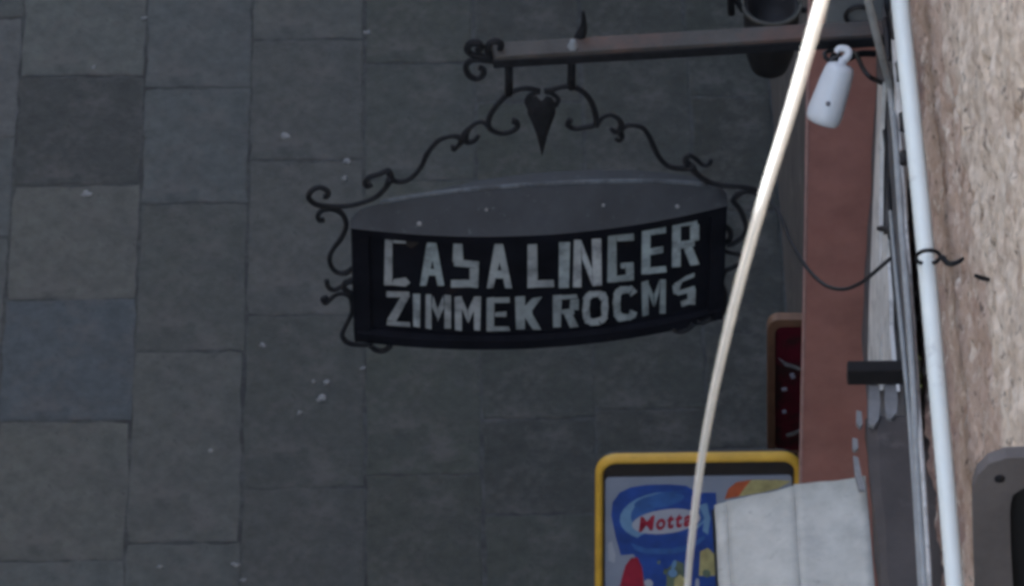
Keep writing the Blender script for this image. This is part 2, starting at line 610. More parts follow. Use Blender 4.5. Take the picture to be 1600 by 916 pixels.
# two tongues of old white paint left on it
for pp in ([(1372, 128), (1379, 128), (1376, 200), (1373, 300), (1374, 380), (1376, 470), (1375, 560), (1374, 610), (1358, 610), (1357, 560), (1359, 460), (1362, 380), (1365, 300), (1369, 200)],
           [(1376, 368), (1386, 366), (1385, 400), (1389, 450), (1390, 510), (1394, 560), (1399, 612), (1382, 612), (1379, 560), (1378, 500), (1376, 440)]):
    mb = MB()
    fr = [on_x(a + random.uniform(-1, 1), b, XW - .032) for a, b in pp]
    mb.plate(fr, [v + Vector((.010, 0, 0)) for v in fr])
    mb.build('painted_strip', M['strip'], wall)

# ledge running along the wall
mb = MB()
yl = on_z(1372, 655, 3.35).y
prof = [(XW + .09, 3.355), (XW - .10, 3.345), (XW - .118, 3.335), (XW - .122, 3.30), (XW - .10, 3.275), (XW - .06, 3.25), (XW + .09, 3.24)]
nseg = 34
ringv = []
for i in range(nseg + 1):
    y = yl - 2.6 * i / nseg
    for k, (x, z) in enumerate(prof):
        ringv.append((x + noise.noise(Vector((y * 7, k * .7, 0))) * .009, y + (noise.noise(Vector((k * 1.7, 4.2, 1))) * .03 if i == 0 else 0),
                      z + noise.noise(Vector((y * 6, k * .9, 5))) * .006))
n = len(prof)
fs = [(i * n + k, i * n + k + 1, (i + 1) * n + k + 1, (i + 1) * n + k) for i in range(nseg) for k in range(n - 1)]
fs += [tuple(range(n)), tuple(range(nseg * n, nseg * n + n))]
mb.add(ringv, fs)
mb.build('ledge', M['ledge'], wall)
# flakes of white paint left near the ledge's end
for (pp) in [[(1358, 596), (1373, 596), (1376, 630), (1373, 655), (1366, 666), (1357, 662), (1357, 630)],
             [(1383, 599), (1400, 600), (1403, 625), (1401, 645), (1393, 654), (1385, 652), (1382, 625)],
             [(1338, 641), (1346, 643), (1348, 662), (1344, 668), (1338, 660)],
             [(1332, 684), (1340, 686), (1341, 700), (1336, 704), (1332, 700)],
             [(1333, 712), (1341, 715), (1347, 745), (1352, 765), (1342, 764), (1336, 742)]]:
    mb = MB()
    fr = [on_z(a, b, 3.357) for a, b in pp]
    mb.plate(fr, [v - EZ * .011 for v in fr])
    mb.build('paint_flake', M['flake'], wall)
# dark block sticking out of the wall at the ledge's end
mb = MB()
pa, pb = on_z(1325, 592, 3.40), on_z(1412, 570, 3.40)
mb.box(((pa.x + XW + .02) / 2, pb.y - .012, 3.387), (XW + .02 - pa.x, .034, .05), b=.006)
tag(mb.build('beam_stub', M['stone_dark']), 'short dark beam stub sticking out of the wall at the ledge end', 'beam')

# moss tuft by the cables
mb = MB()
for k in range(60):
    p = on_x(random.uniform(1431, 1440), random.uniform(560, 606), XW - .012)
    d = Vector((-random.random(), random.uniform(-1, 1), random.uniform(-.3, 1))).normalized() * random.uniform(.01, .022)
    w = Vector((0, random.uniform(-1, 1), random.uniform(-1, 1))).normalized() * .005
    mb.add([p - w, p + w, p + d], [(0, 1, 2)])
o = mb.build('moss', M['moss'])
o['kind'] = 'stuff'
tag(o, 'small green moss tuft on the wall beside the grey cables', 'moss')

# ------------------------------------------------------------------ red-brown pilaster
PY = 0.40
pl = on_y(1256, 470, PY)
tag_p = thing('pilaster', (XW - .09, PY + .03, 0), 'plain red-brown painted pilaster standing out from the wall behind the sign arm', 'pilaster')
la, lb = on_y(1264, 60, PY), on_y(1251, 745, PY)


def pil_x(z):
    return lb.x + (la.x - lb.x) * (z - lb.z) / (la.z - lb.z)


zs = [4.6 * k / 10 for k in range(11)]
outl = [Vector((pil_x(z) + noise.noise(Vector((z * 3, 1, 1))) * .003, PY, z)) for z in zs] + [Vector((XW + .085, PY, 4.6)), Vector((XW + .085, PY, 0))]
mb = MB()
mb.plate(outl, [v + Vector((0, .06, 0)) for v in outl])
mb.build('shaft', M['pilaster'], tag_p)
mb = MB()
mb.tube([v + Vector((.001, .001, 0)) for v in outl[:11]], .0045, n=6, sub=2)
mb.build('worn_edge', M['pil_edge'], tag_p)
mb = MB()
mb.box((XW + .05, 4.25, .85), (.10, 7.5, 1.7), b=.004)
mb.build('plinth', M['ledge'], wall)

# ------------------------------------------------------------------ awning under the ledge
aw = thing('awning', (XW - .2, -1.5, 3.1), 'small pale grey canvas awning with a lengthwise crease under the ledge', 'awning')
rows = []
edge = [on_y(px, py, -0.98) for px, py in ((1352, 744), (1340, 745), (1240, 757), (1135, 783), (1116, 790))]
y_far = edge[0].y
LEN = 2.0
nyy = 26


def cloth(e0, e1, sub, sagk):
    vs_, fs = [], []
    for i in range(nyy + 1):
        for j in range(sub + 1):
            p = e0.lerp(e1, j / sub)
            y = y_far - LEN * i / nyy
            w = noise.noise(Vector((p.x * 7, y * 3, 3))) * .010 - sagk * math.sin(math.pi * j / sub)
            vs_.append((p.x + (noise.noise(Vector((y * 8, 1, 1))) * .003 if j == sub else 0), y + (noise.noise(Vector((p.x * 20, 2, 2))) * .004 if i == 0 else 0), p.z + w))
    for i in range(nyy):
        for j in range(sub):
            q = i * (sub + 1) + j
            fs.append((q, q + 1, q + sub + 2, q + sub + 1))
    return vs_, fs


def thick(vs_, fs, th=.004):
    n = len(vs_)
    v2 = [Vector(v) - Vector((0, 0, th)) for v in vs_]
    bm = bmesh.new()
    a = [bm.verts.new(v) for v in vs_]
    for f in fs:
        bm.faces.new([a[i] for i in f])
    bmesh.ops.recalc_face_normals(bm, faces=bm.faces[:])
    bmesh.ops.solidify(bm, geom=bm.faces[:], thickness=th)
    bm.verts.index_update()
    r = [v.co.copy() for v in bm.verts], [[v.index for v in f.verts] for f in bm.faces]
    bm.free()
    return r


for (a, b, s) in ((0, 2, .003), (2, 3, .002)):
    mb = MB()
    e0 = edge[a].copy(); e1 = edge[b].copy()
    if a == 2:
        e0.z -= .004
    v, f = cloth(e0, e1, 8, s)
    v, f = thick(v, f)
    mb.add(v, f, True)
    mb.build('canvas_panel', M['canvas'], aw)
mb = MB()
v, f = cloth(edge[3] - EZ * .003, edge[4], 2, 0)
v, f = thick(v, f, .007)
mb.add(v, f, True)
mb.build('hem', M['canvas'], aw)
mb = MB()
mb.tube([edge[0] - EZ * .02, edge[2] - EZ * .022, edge[4] - EZ * .02], .006, sub=2)
mb.tube([edge[4] - EZ * .02, edge[4] - EZ * .02 - Vector((0, LEN, 0))], .006, sub=1)
mb.build('frame', M['iron'], aw)

# ------------------------------------------------------------------ sign bracket (arm)
AT = -0.022
arm = thing('sign_bracket', on_sign(1404, 60, AT), 'long rusty iron arm reaching out from the wall with a curled end', 'bracket')


def px_w(px, py, t):
    return (on_sign(px, py, t) - CAM).dot(FW)


def bar(ptsf, name, mt, parent, depth=.05, t0=AT):
    """bar whose front face is drawn on the sign plane: (px, ytop, ybot)"""
    mb = MB()
    vs_ = []
    for (px, yt, yb) in ptsf:
        a, b = on_sign(px, yt, t0 + depth / 2), on_sign(px, yb, t0 + depth / 2)
        vs_ += [a, b, b - E2 * depth, a - E2 * depth]
    fs = [(0, 1, 2, 3)]
    for i in range(len(ptsf) - 1):
        for k in range(4):
            fs.append((i * 4 + k, i * 4 + (k + 1) % 4, i * 4 + 4 + (k + 1) % 4, i * 4 + 4 + k))
    q = 4 * (len(ptsf) - 1)
    fs.append((q, q + 3, q + 2, q + 1))
    mb.add(vs_, fs)
    o = mb.build(name, mt, parent)
    bv = o.modifiers.new('bevel', 'BEVEL')
    bv.width = .003
    bv.segments = 2
    return o


bar([(772, 89, 107), (850, 84, 102), (1050, 72, 91), (1250, 60, 79), (1330, 56, 76), (1412, 50, 70)], 'arm', M['rust_beam'], arm)
bar([(771, 96, 108), (850, 91.5, 103.2), (1050, 79, 92), (1250, 66, 80), (1330, 62, 77), (1412, 56, 71)], 'lower_rail', M['iron'], arm, depth=.056)


def curl(pts, name, parent, wid=8, t=AT, mt='iron'):
    mb = MB()
    P = [on_sign(a, b, t) for a, b in pts]
    if not hasattr(wid, '__len__'):
        wid = [wid] * len(P)
    rr = [w * .57 * 14 / F_PX for w in wid]
    mb.tube(P, rr, n=8, sub=5)
    return mb.build(name, M[mt], parent)


curl([(786, 92), (768, 90), (750, 88), (735, 84), (730, 76), (735, 68), (746, 67), (751, 74), (746, 80)], 'end_scroll', arm, [9, 10, 10, 9, 10, 11, 11, 10, 11])
curl([(764, 88), (762, 74), (768, 66), (777, 65), (783, 70), (781, 77)], 'end_scroll', arm, [9, 10, 10, 10, 9, 9])
curl([(772, 96), (758, 94), (742, 93), (731, 98), (728, 108), (734, 119), (746, 123), (755, 117), (755, 108), (748, 105)], 'end_scroll', arm, [8, 9, 9, 9, 8, 9, 8, 8, 8, 8])
curl([(905, 60), (910, 48), (912, 36), (911, 18)], 'finial', arm, [16, 13, 8, 5], t=AT - .03)
mb = MB()
c = on_sign(895, 72, AT + .01)
mb.lathe(c, EZ, [(-.02, .013), (.004, .013), (.006, .009), (.016, .008), (.018, .003)], n=6)
mb.build('bolt', M['greybox'], arm)
mb = MB()
c = on_sign(1408, 62, AT)
mb.box((XW - .012, c.y, c.z), (.024, .13, .19), b=.004)
mb.build('wall_plate', M['iron'], arm)
curl([(1300, 86), (1312, 92), (1328, 90), (1345, 84), (1368, 84)], 'brace', arm, [9, 9, 9, 9, 9], t=AT - .01)

# ------------------------------------------------------------------ the hanging sign
SW = 0.5 * (on_sign(1130, 318) - on_sign(557, 355)).length
FH = 0.392
sign = thing('hanging_sign', loc_s(0, -.05, -FH), 'black bowed wrought iron sign with pale words CASA LINGER ZIMMER ROOMS', 'sign')


def bow(s, b):
    return b * (1 - (s / SW) ** 2)


NS = 40
SS = [-SW + 2 * SW * i / NS for i in range(NS + 1)]
BF, BB = .060, .075


def sweep(section, name, mt, parent, smooth=True, s0=-1, s1=1):
    """section: list of (offset, bow amount, z) joined along the sign's length"""
    mb = MB()
    n = len(section)
    vs_, fs = [], []
    ss = [SW * (s0 + (s1 - s0) * i / NS) for i in range(NS + 1)]
    for s in ss:
        for (o_, b, z) in section:
            zz = z(s / SW) if callable(z) else z
            vs_.append(loc_s(s, o_ + bow(s, b), zz))
    for i in range(NS):
        for k in range(n):
            fs.append((i * n + k, i * n + (k + 1) % n, (i + 1) * n + (k + 1) % n, (i + 1) * n + k))
    fs.append(tuple(range(n)))
    fs.append(tuple(range(NS * n, NS * n + n)))
    mb.add(vs_, fs, smooth)
    o = mb.build(name, mt, parent)
    if smooth:
        for p in o.data.polygons:
            p.use_smooth = len(p.vertices) == 4
        es = o.modifiers.new('split', 'EDGE_SPLIT')
        es.split_angle = R(28)
    return o


# box between the two bowed faces
sweep([(-.004, BF, -.002), (-.004, BF, -FH + .004), (-.030, 0, -FH + .004), (-.030, 0, -.002)], 'panel', M['sign_black'], sign)
# mouldings round the front face, proud of the panel
sweep([(.012, BF, .002), (.012, BF, -.022), (.002, BF, -.026), (-.003, BF, -.02), (-.003, BF, .002)], 'top_moulding', M['sign_black'], sign, s0=-1.01, s1=1.01)
sweep([(.004, BF, -FH + .045), (.014, BF, -FH + .036), (.014, BF, -FH + .006), (.004, BF, -FH - .002), (-.003, BF, -FH - .002), (-.003, BF, -FH + .045)],
      'bottom_moulding', M['sign_black'], sign, s0=-1.01, s1=1.01)
for sgn in (-1, 1):
    sweep([(.010, BF, -.024), (.010, BF, -FH + .044), (-.003, BF, -FH + .044), (-.003, BF, -.024)], 'side_moulding', M['sign_black'], sign,
          s0=sgn * .935, s1=sgn * 1.008)
    mb = MB()
    mb.box(loc_s(sgn * (SW + .004), -.012, -FH / 2), (.014, .04, FH + .004), rot=Matrix.Rotation(TH, 3, 'Z'), b=.004)
    mb.build('end_plate', M['sign_black'], sign)
# zinc roof over the sign
zr = lambda q: .004 + .082 * max(0.0, 1 - (q / 1.03) ** 2) ** .38


def roof_mesh():
    mb = MB()
    vs_, fs = [], []
    for i in range(NS + 1):
        q = -1.03 + 2.06 * i / NS
        s_ = SW * q
        k = max(0, 1 - q * q)
        bd = max(.006, .046 * k + .022 * q)
        w = noise.noise(Vector((q * 5, 1, 2))) * .002
        sec = [(.012 + BF * (1 - q * q), .003), (-.004 + BF * .42 * (1 - q * q), zr(q) * .55 + w), (-.016, zr(q)), (-.016 - bd, zr(q) - .003),
               (-.016 - bd, zr(q) - .012), (-.016, zr(q) - .012), (.008 + BF * (1 - q * q), -.004)]
        vs_ += [loc_s(s_, t, z) for t, z in sec]
    n = 7
    for i in range(NS):
        for k in range(n):
            fs.append((i * n + k, i * n + (k + 1) % n, (i + 1) * n + (k + 1) % n, (i + 1) * n + k))
    fs.append(tuple(range(n)))
    fs.append(tuple(range(NS * n, NS * n + n)))
    mb.add(vs_, fs, False)
    return mb


mb = roof_mesh()
o = mb.build('roof', M['zinc'], sign)
for p in o.data.polygons:
    p.use_smooth = len(p.vertices) == 4
es = o.modifiers.new('split', 'EDGE_SPLIT')
es.split_angle = R(24)
M['ridge'] = mat('lit_ridge_zinc', (0.085, 0.095, 0.105), 0.75, var=0.35, scale=30, bump=0.3,
                 extra=blend_noise((0.035, 0.038, 0.043), 12, 0.48, 0.62, amount=0.8))
mb = MB()  # paler ridge strip: skylight on the flat roof top put into the colour
mb.tube([loc_s(SW * q, -.020, zr(q) - .001) for q in [-.86 + 1.78 * k / 24 for k in range(25)]], .0062, n=8, sub=1)
mb.build('ridge_highlight', M['ridge'], sign)
# back and gable closing under the roof
sweep([(-.02, 0, -.001), (-.02, 0, .018), (-.028, -.0, .018), (-.028, -.0, -.001)], 'roof_back', M['sign_black'], sign)
for (px, py, s) in ((655, 350, 8), (943, 321, 6), (1058, 323, 7), (760, 328, 6)):
    mb = MB()
    p = on_sign(px, py, .02)
    p = loc_s((p - S0).dot(E1), .0, 0)
    d = ray(px, py)
    # meet the roof slope, taken as a plane through its front edge
    s_ = (on_sign(px, py, .0) - S0).dot(E1)
    f0 = loc_s(s_, .012 + bow(s_, BF), .003)
    r0 = loc_s(s_, -.004 + BF * .42 * (1 - (s_ / SW) ** 2), zr(s_ / SW) * .55)
    nn = E1.cross(r0 - f0).normalized()
    p = on_plane(px, py, f0, nn)
    mb.lathe(p - nn * .002, nn if nn.z > 0 else -nn, [(0, s * .0008), (.005, s * .0008), (.008, s * .0004)], n=7)
    mb.build('pale_speck', M['litter'], sign)

# ironwork, traced on the sign's middle plane
IT = -.022
curl([(843, 142), (826, 138), (810, 140), (794, 147), (776, 165), (765, 183), (764, 199), (779, 208), (796, 207), (808, 199), (806, 190), (800, 189)], 'scroll', sign, [8, 7, 7, 8, 8, 8, 8, 7, 7, 8, 9, 9], t=IT)
curl([(764, 197), (755, 191), (745, 192), (734, 200), (726, 212), (730, 222), (741, 220), (748, 212)], 'scroll', sign, [10, 6, 6, 7, 12, 9, 7, 6], t=IT)
curl([(726, 215), (716, 228), (709, 234), (707, 228)], 'scroll', sign, [12, 6, 6, 6], t=IT)
curl([(724, 217), (712, 213), (700, 214), (686, 219), (675, 230), (666, 243), (659, 259), (647, 274), (633, 283), (617, 283), (609, 277)], 'scroll', sign, [11, 7, 6, 7, 7, 8, 7, 7, 7, 8, 12], t=IT)
curl([(612, 282), (609, 272), (606, 266), (593, 272), (579, 276), (570, 284), (573, 291), (580, 288)], 'scroll', sign, [10, 10, 7, 8, 8, 7, 8, 9], t=IT)
curl([(610, 280), (602, 294), (587, 308), (565, 317), (540, 322), (508, 322), (491, 318), (482, 308), (488, 297), (501, 293), (512, 299), (511, 307), (505, 307)], 'scroll', sign, [12, 8, 7, 7, 7, 8, 8, 8, 8, 7, 8, 8, 8], t=.0)
curl([(507, 343), (499, 344), (497, 336), (505, 328), (521, 326), (535, 335), (541, 352), (534, 371), (522, 387), (515, 402), (518, 417), (528, 426), (541, 426), (552, 418)], 'scroll', sign, [8, 8, 7, 8, 10, 8, 7, 8, 7, 7, 7, 7, 9, 7], t=IT)
curl([(510, 438), (513, 449), (522, 453), (535, 447), (548, 438), (556, 436)], 'scroll', sign, [7, 7, 7, 7, 8, 6], t=IT)
curl([(512, 464), (504, 467), (508, 474), (516, 468), (525, 461), (537, 459), (548, 466), (550, 487), (541, 508), (535, 523), (542, 535), (562, 539), (582, 539)], 'scroll', sign, [7, 7, 7, 7, 6, 7, 8, 7, 7, 7, 8, 7, 7], t=IT)
curl([(556, 462), (545, 456), (537, 450), (540, 441), (552, 440)], 'scroll', sign, [7, 8, 8, 8, 8], t=IT)
curl([(578, 540), (588, 547), (600, 548), (611, 540)], 'scroll', sign, [8, 8, 8, 8], t=IT + .06)
curl([(850, 142), (864, 140), (878, 136), (893, 135), (910, 143), (923, 158), (930, 178), (930, 194), (914, 199), (897, 201), (887, 195), (891, 187)], 'scroll', sign, [8, 7, 7, 8, 8, 8, 8, 8, 7, 7, 8, 9], t=IT)
curl([(931, 196), (942, 184), (955, 180), (967, 187), (971, 199), (962, 206), (954, 201)], 'scroll', sign, [10, 6, 6, 7, 10, 8, 6], t=IT)
curl([(966, 203), (972, 214), (968, 220), (962, 217)], 'scroll', sign, [12, 7, 6, 6], t=IT)
curl([(968, 202), (978, 197), (990, 196), (1004, 200), (1014, 213), (1021, 229), (1030, 246), (1043, 259), (1061, 263), (1078, 261)], 'scroll', sign, [11, 7, 6, 7, 7, 8, 7, 7, 8, 12], t=IT)
curl([(1078, 261), (1071, 250), (1077, 243), (1088, 249), (1098, 258), (1108, 257), (1111, 250)], 'scroll', sign, [12, 9, 7, 7, 6, 6, 6], t=IT)
curl([(1080, 261), (1088, 271), (1104, 283), (1129, 290), (1160, 292), (1186, 297), (1200, 292), (1206, 281), (1199, 272), (1190, 276)], 'scroll', sign, [12, 8, 8, 7, 7, 8, 8, 8, 8, 7], t=.0)
curl([(1180, 318), (1187, 312), (1182, 302), (1166, 299), (1152, 305), (1146, 314), (1155, 326), (1163, 344), (1166, 358), (1160, 370), (1146, 380), (1136, 384)], 'scroll', sign, [7, 7, 7, 7, 9, 8, 7, 7, 7, 7, 9, 7], t=IT)
curl([(1131, 352), (1140, 360), (1141, 372), (1133, 380)], 'scroll', sign, [9, 8, 8, 8], t=IT)
curl([(1131, 392), (1145, 396), (1155, 398), (1158, 407), (1148, 416), (1133, 423)], 'scroll', sign, [7, 6, 7, 7, 7, 8], t=IT)
curl([(1134, 420), (1128, 440), (1133, 460), (1131, 484), (1121, 496), (1104, 499)], 'scroll', sign, [8, 7, 7, 7, 8, 7], t=IT)
curl([(1112, 497), (1098, 504), (1088, 502)], 'scroll', sign, [8, 8, 8], t=IT + .06)
curl([(1085, 505), (1073, 515), (1060, 518), (1050, 513)], 'scroll', sign, [8, 8, 8, 7], t=IT + .06)
for ps in ([(843, 143), (830, 148), (823, 158), (827, 168)], [(852, 143), (864, 147), (872, 156), (868, 165)]):
    curl(ps, 'scroll', sign, [7, 7, 7, 8], t=IT)
mb = MB()
hp = [(846, 158), (838, 150), (829, 153), (824, 163), (824, 178), (831, 192), (838, 210), (847, 244), (856, 210), (862, 194), (868, 178), (868, 162), (862, 152), (854, 150)]
mb.plate([on_sign(a, b, IT + .006) for a, b in hp], [on_sign(a, b, IT - .006) for a, b in hp])
cc = on_sign(846, 176, IT)
vs_ = [on_sign(846 + (a - 846) * .6, 180 + (b - 180) * .6, IT + .006) + E2 * .008 for a, b in hp]
vo = [on_sign(a, b, IT + .006) for a, b in hp]
n = len(hp)
mb.add(vo + vs_, [(k, (k + 1) % n, n + (k + 1) % n, n + k) for k in range(n)] + [tuple(range(n, 2 * n))])
mb.build('leaf_ornament', M['iron'], sign)
curl([(795, 104), (795, 148)], 'hanger', sign, [11, 11], t=IT)
curl([(893, 96), (893, 138)], 'hanger', sign, [11, 11], t=IT)


# lettering: strokes in a unit box (x right, y down)
def rect(x0, y0, x1, y1):
    return [(x0, y0), (x1, y0), (x1, y1), (x0, y1)]


def ring(ch, n=14, sq=.62, w=.27, h=.2):
    o_, i_ = [], []
    for k in range(n):
        a = 2 * math.pi * k / n
        cx_, cy_ = math.cos(a), math.sin(a)
        e = lambda v: math.copysign(abs(v) ** sq, v)
        o_.append((.5 + .5 * e(cx_), .5 + .5 * e(cy_)))
        i_.append((.5 + (.5 - w) * e(cx_), .5 + (.5 - h) * e(cy_)))
    out = []
    for k in range(n):
        if ch == 'c' and k in (0, n - 1):
            continue
        out.append([o_[k], o_[(k + 1) % n], i_[(k + 1) % n], i_[k]])
    return out


GL = {
    'C': [rect(0, 0, .30, 1), rect(.30, 0, .82, .13), [(.30, .86), (.78, .82), (.95, .93), (.78, 1), (.30, 1)]],
    'A': [[(.34, 0), (.66, 0), (.60, .24), (.26, 1), (0, 1)], [(.66, 0), (1, 1), (.72, 1), (.46, .24), (.60, .24)], rect(.28, .62, .72, .78)],
    'S': [rect(.08, 0, .42, .44), [(.08, .38), (.42, .38), (1, .42), (1, .58), (.42, .56), (.08, .52)], rect(.68, .56, 1, 1), rect(0, .84, .68, 1)],
    'L': [rect(0, 0, .36, 1), rect(.36, .84, 1, 1)],
    'I': [rect(0, 0, 1, 1)],
    'N': [rect(0, 0, .30, 1), rect(.66, 0, 1, 1), [(.30, .0), (.66, .62), (.66, .98), (.30, .40)]],
    'G': [rect(0, 0, .30, 1), rect(.30, 0, .90, .15), rect(.30, .86, .90, 1), rect(.62, .60, .90, .86), rect(.46, .60, .62, .72)],
    'E': [rect(0, 0, .34, 1), rect(.34, 0, 1, .15), rect(.34, .43, .85, .58), rect(.34, .85, 1, 1)],
    'R': [rect(0, 0, .32, 1), rect(.32, 0, .92, .14), rect(.66, .14, 1, .48), rect(.32, .44, .80, .60), [(.40, .60), (.72, .60), (1, 1), (.66, 1)]],
    'Z': [rect(0, 0, 1, .15), rect(0, .86, 1, 1), [(.62, .15), (1, .15), (.38, .86), (0, .86)]],
    'M': [rect(0, 0, .26, 1), rect(.74, 0, 1, 1), [(.26, .0), (.5, .40), (.5, .78), (.26, .36)], [(.74, .0), (.74, .36), (.5, .78), (.5, .40)]],
    'K': [rect(0, 0, .34, 1), [(.34, .34), (.66, .05), (1, .05), (.62, .44), (.62, .58), (.34, .62)], [(.34, .48), (.60, .46), (1, 1), (.64, 1), (.34, .66)]],
    'O': ring('o'),
    'Q': ring('c'),
    'F': [rect(.1, .30, .40, .56), [(.1, .30), (.62, .06), (1, 0), (1, .14), (.50, .26), (.40, .34)], [(.1, .50), (.6, .44), (1, .40), (1, .58), (.3, .62)], rect(.70, .50, 1, .96), [(.40, .84), (.70, .78), (.70, .96), (.44, .98)]],
}


def face_pt(px, py, off):
    t = BF * .5
    for _ in range(8):
        p = on_sign(px, py, t)
        t = off + bow((p - S0).dot(E1), BF)
    return on_sign(px, py, t)


L1 = [('C', 601, 643, 371, 447), ('A', 655, 694, 378, 447), ('S', 705, 748, 379, 449), ('A', 760, 800, 380, 450), ('L', 824, 866, 382, 449),
      ('I', 873, 890, 379, 450), ('N', 896, 940, 374, 448), ('G', 950, 994, 366, 440), ('E', 1002, 1041, 356, 428), ('R', 1050, 1093, 344, 416)]
L2 = [('Z', 604, 640, 456, 510), ('I', 646, 657, 460, 511), ('M', 665, 704, 461, 514), ('M', 711, 751, 464, 517), ('E', 760, 796, 465, 518),
      ('K', 806, 846, 463, 515), ('R', 864, 905, 461, 512), ('O', 910, 951, 454, 509), ('Q', 958, 996, 447, 502), ('M', 1003, 1041, 438, 492), ('F', 1048, 1086, 428, 480)]
for line in (L1, L2):
    for (ch, x0, x1, y0, y1) in line:
        xm = (x0 + x1) / 2
        slope = (xm - 770) / 573 * -.26 if xm > 770 else (770 - xm) / 573 * .14
        mb = MB()
        for poly in GL[ch]:
            pp = []
            for (u, v) in poly:
                px = x0 + (x1 - x0) * u + random.uniform(-1.2, 1.2)
                py = y0 + (y1 - y0) * v + (px - xm) * slope + random.uniform(-1.2, 1.2)
                pp.append((px, py))
            mb.plate([face_pt(a, b, .0015) for a, b in pp], [face_pt(a, b, -.006) for a, b in pp])
        g = random.uniform(.72, 1.08) * (1.0 if line is L1 else .82)
        mb.build('letter', M['letter'], sign).color = (g * random.uniform(.94, 1.06), g, g, 1)
mb = MB()
pp = [(634, 374), (648, 369), (658, 372), (654, 381), (643, 388), (634, 384)]
mb.plate([face_pt(a, b, .003) for a, b in pp], [face_pt(a, b, -.004) for a, b in pp])
mb.build('rust_patch', M['rust'], sign)

# ------------------------------------------------------------------ pipe, cables and small fittings on the wall


def wcable(name, pts, wid, mt, label, cat='cable', off=.03, n=8, lump=0.0, parent=None, sub=5):
    mb = MB()
    P, rr = [], []
    if not hasattr(wid, '__len__'):
        wid = [wid] * len(pts)
    for i, q in enumerate(pts):
        o_ = q[2] if len(q) > 2 else off
        p = on_x(q[0], q[1], XW - o_)
        P.append(p)
        rr.append(wid[i] * .5 * (p - CAM).dot(FW) / F_PX)
    if lump:
        rr = [r * random.uniform(1 - lump, 1 + lump) for r in rr]
    mb.tube(P, rr, n=n, sub=sub)
    o = mb.build(name, mt, parent)
    return tag(o, label, cat) if label else o


pipe = thing('drain_pipe', on_x(1450, 458, XW - .05), 'long straight white plastic pipe clamped along the rough wall', 'pipe')
wcable('tube', [(1390, -190), (1404, -20), (1423, 160), (1442, 350), (1461, 560), (1478, 750), (1493, 930), (1512, 1150)], 29, M['pipe'], None, off=.055, n=16, parent=pipe, sub=3)
# clamp
mb = MB()
pc = on_x(1450, 402, XW - .055)
pd = (on_x(1461, 560, XW - .055) - on_x(1442, 350, XW - .055)).normalized()
a1 = Vector((1, 0, 0)); a2 = pd.cross(a1).normalized()
rp = .026
loop = [pc + (a1 * math.cos(a) + a2 * math.sin(a)) * rp + pd * .004 * math.sin(a) for a in [2 * math.pi * k / 14 for k in range(15)]]
mb.tube(loop, .0045, n=6, sub=2)
mb.build('clamp', M['iron'], pipe)
wcable('clamp_hook', [(1472, 402, .035), (1482, 412, .025), (1494, 411, .02), (1504, 405, .005)], [10, 9, 8, 7], M['iron'], None, parent=pipe)
wcable('clamp_hook', [(1444, 405, .06), (1438, 418, .045), (1437, 432, .02)], [8, 7, 8], M['iron'], None, parent=pipe)
wcable('nail', [(1523, 430, .03), (1532, 434, .018), (1545, 437, .0)], [6, 8, 7], M['iron'], 'short dark nail sticking out of the wall beside the pipe clamp', 'nail')

wcable('cable', [(1340, -120, .15), (1352, -20, .14), (1362, 24, .12), (1376, 80, .09), (1389, 132, .05), (1398, 200), (1404, 280), (1410, 370), (1419, 480), (1428, 620), (1436, 780), (1446, 930), (1460, 1150)],
       [13, 13, 13, 13, 12, 12, 12, 12, 12, 12, 13, 14, 14], M['cable_grey'], 'thick grey cable crossing the arm and running down along the wall ledge', off=.045)
wcable('cable', [(1400, 150), (1408, 240), (1414, 330), (1422, 440), (1432, 590), (1443, 750), (1454, 930), (1466, 1150)],
       [6, 6, 6, 7, 8, 8, 9, 9], M['cable_pale'], 'thin pale cable lying against the thick grey cable', off=.035)
wcable('cable', [(1372, 150), (1384, 220), (1390, 320), (1396, 420), (1405, 520), (1417, 620), (1428, 760), (1438, 930)],
       [7, 7, 7, 8, 9, 9, 8, 8], M['cable_black'], 'black strand standing in for shadow under the thick grey cable', off=.022)  # dark strand added where the grey cable's shadow falls
wcable('cable', [(1391, 330), (1400, 430), (1411, 540), (1421, 650), (1430, 780), (1439, 930), (1450, 1150)],
       [6, 7, 8, 8, 8, 9, 9], M['cable_grey'], 'thin grey cable on the wall side of the white painted strips', off=.040)
# ragged wrapped bundle beside the pipe
bun = thing('cable_bundle', on_x(1408, 200, XW - .03), 'ragged cable bundle wrapped with black tape beside the white pipe', 'cable')
wcable('core', [(1398, -60), (1400, 40), (1402, 90), (1405, 130), (1407, 170), (1409, 210), (1411, 250), (1413, 300), (1415, 345)],
       [12, 15, 18, 16, 18, 14, 15, 12, 9], M['cable_pale'], None, off=.028, lump=.25, parent=bun)
for (a, b, c, d, w) in ((1384, 30, 1388, 110, 11), (1396, 20, 1400, 60, 17), (1394, 100, 1398, 125, 15), (1388, 125, 1397, 190, 12), (1406, 100, 1409, 128, 16), (1410, 180, 1412, 205, 13), (1411, 240, 1412, 255, 13)):
    wcable('tape', [(a, b), ((a + c) / 2 + 1, (b + d) / 2), (c, d)], w, M['cable_black'], None, off=.034, parent=bun, sub=2)
# tie on the white painted strip
wcable('tape', [(1374, 357, .028), (1388, 360, .03), (1392, 372, .03)], [9, 10, 9], M['cable_black'], None, parent=bun)

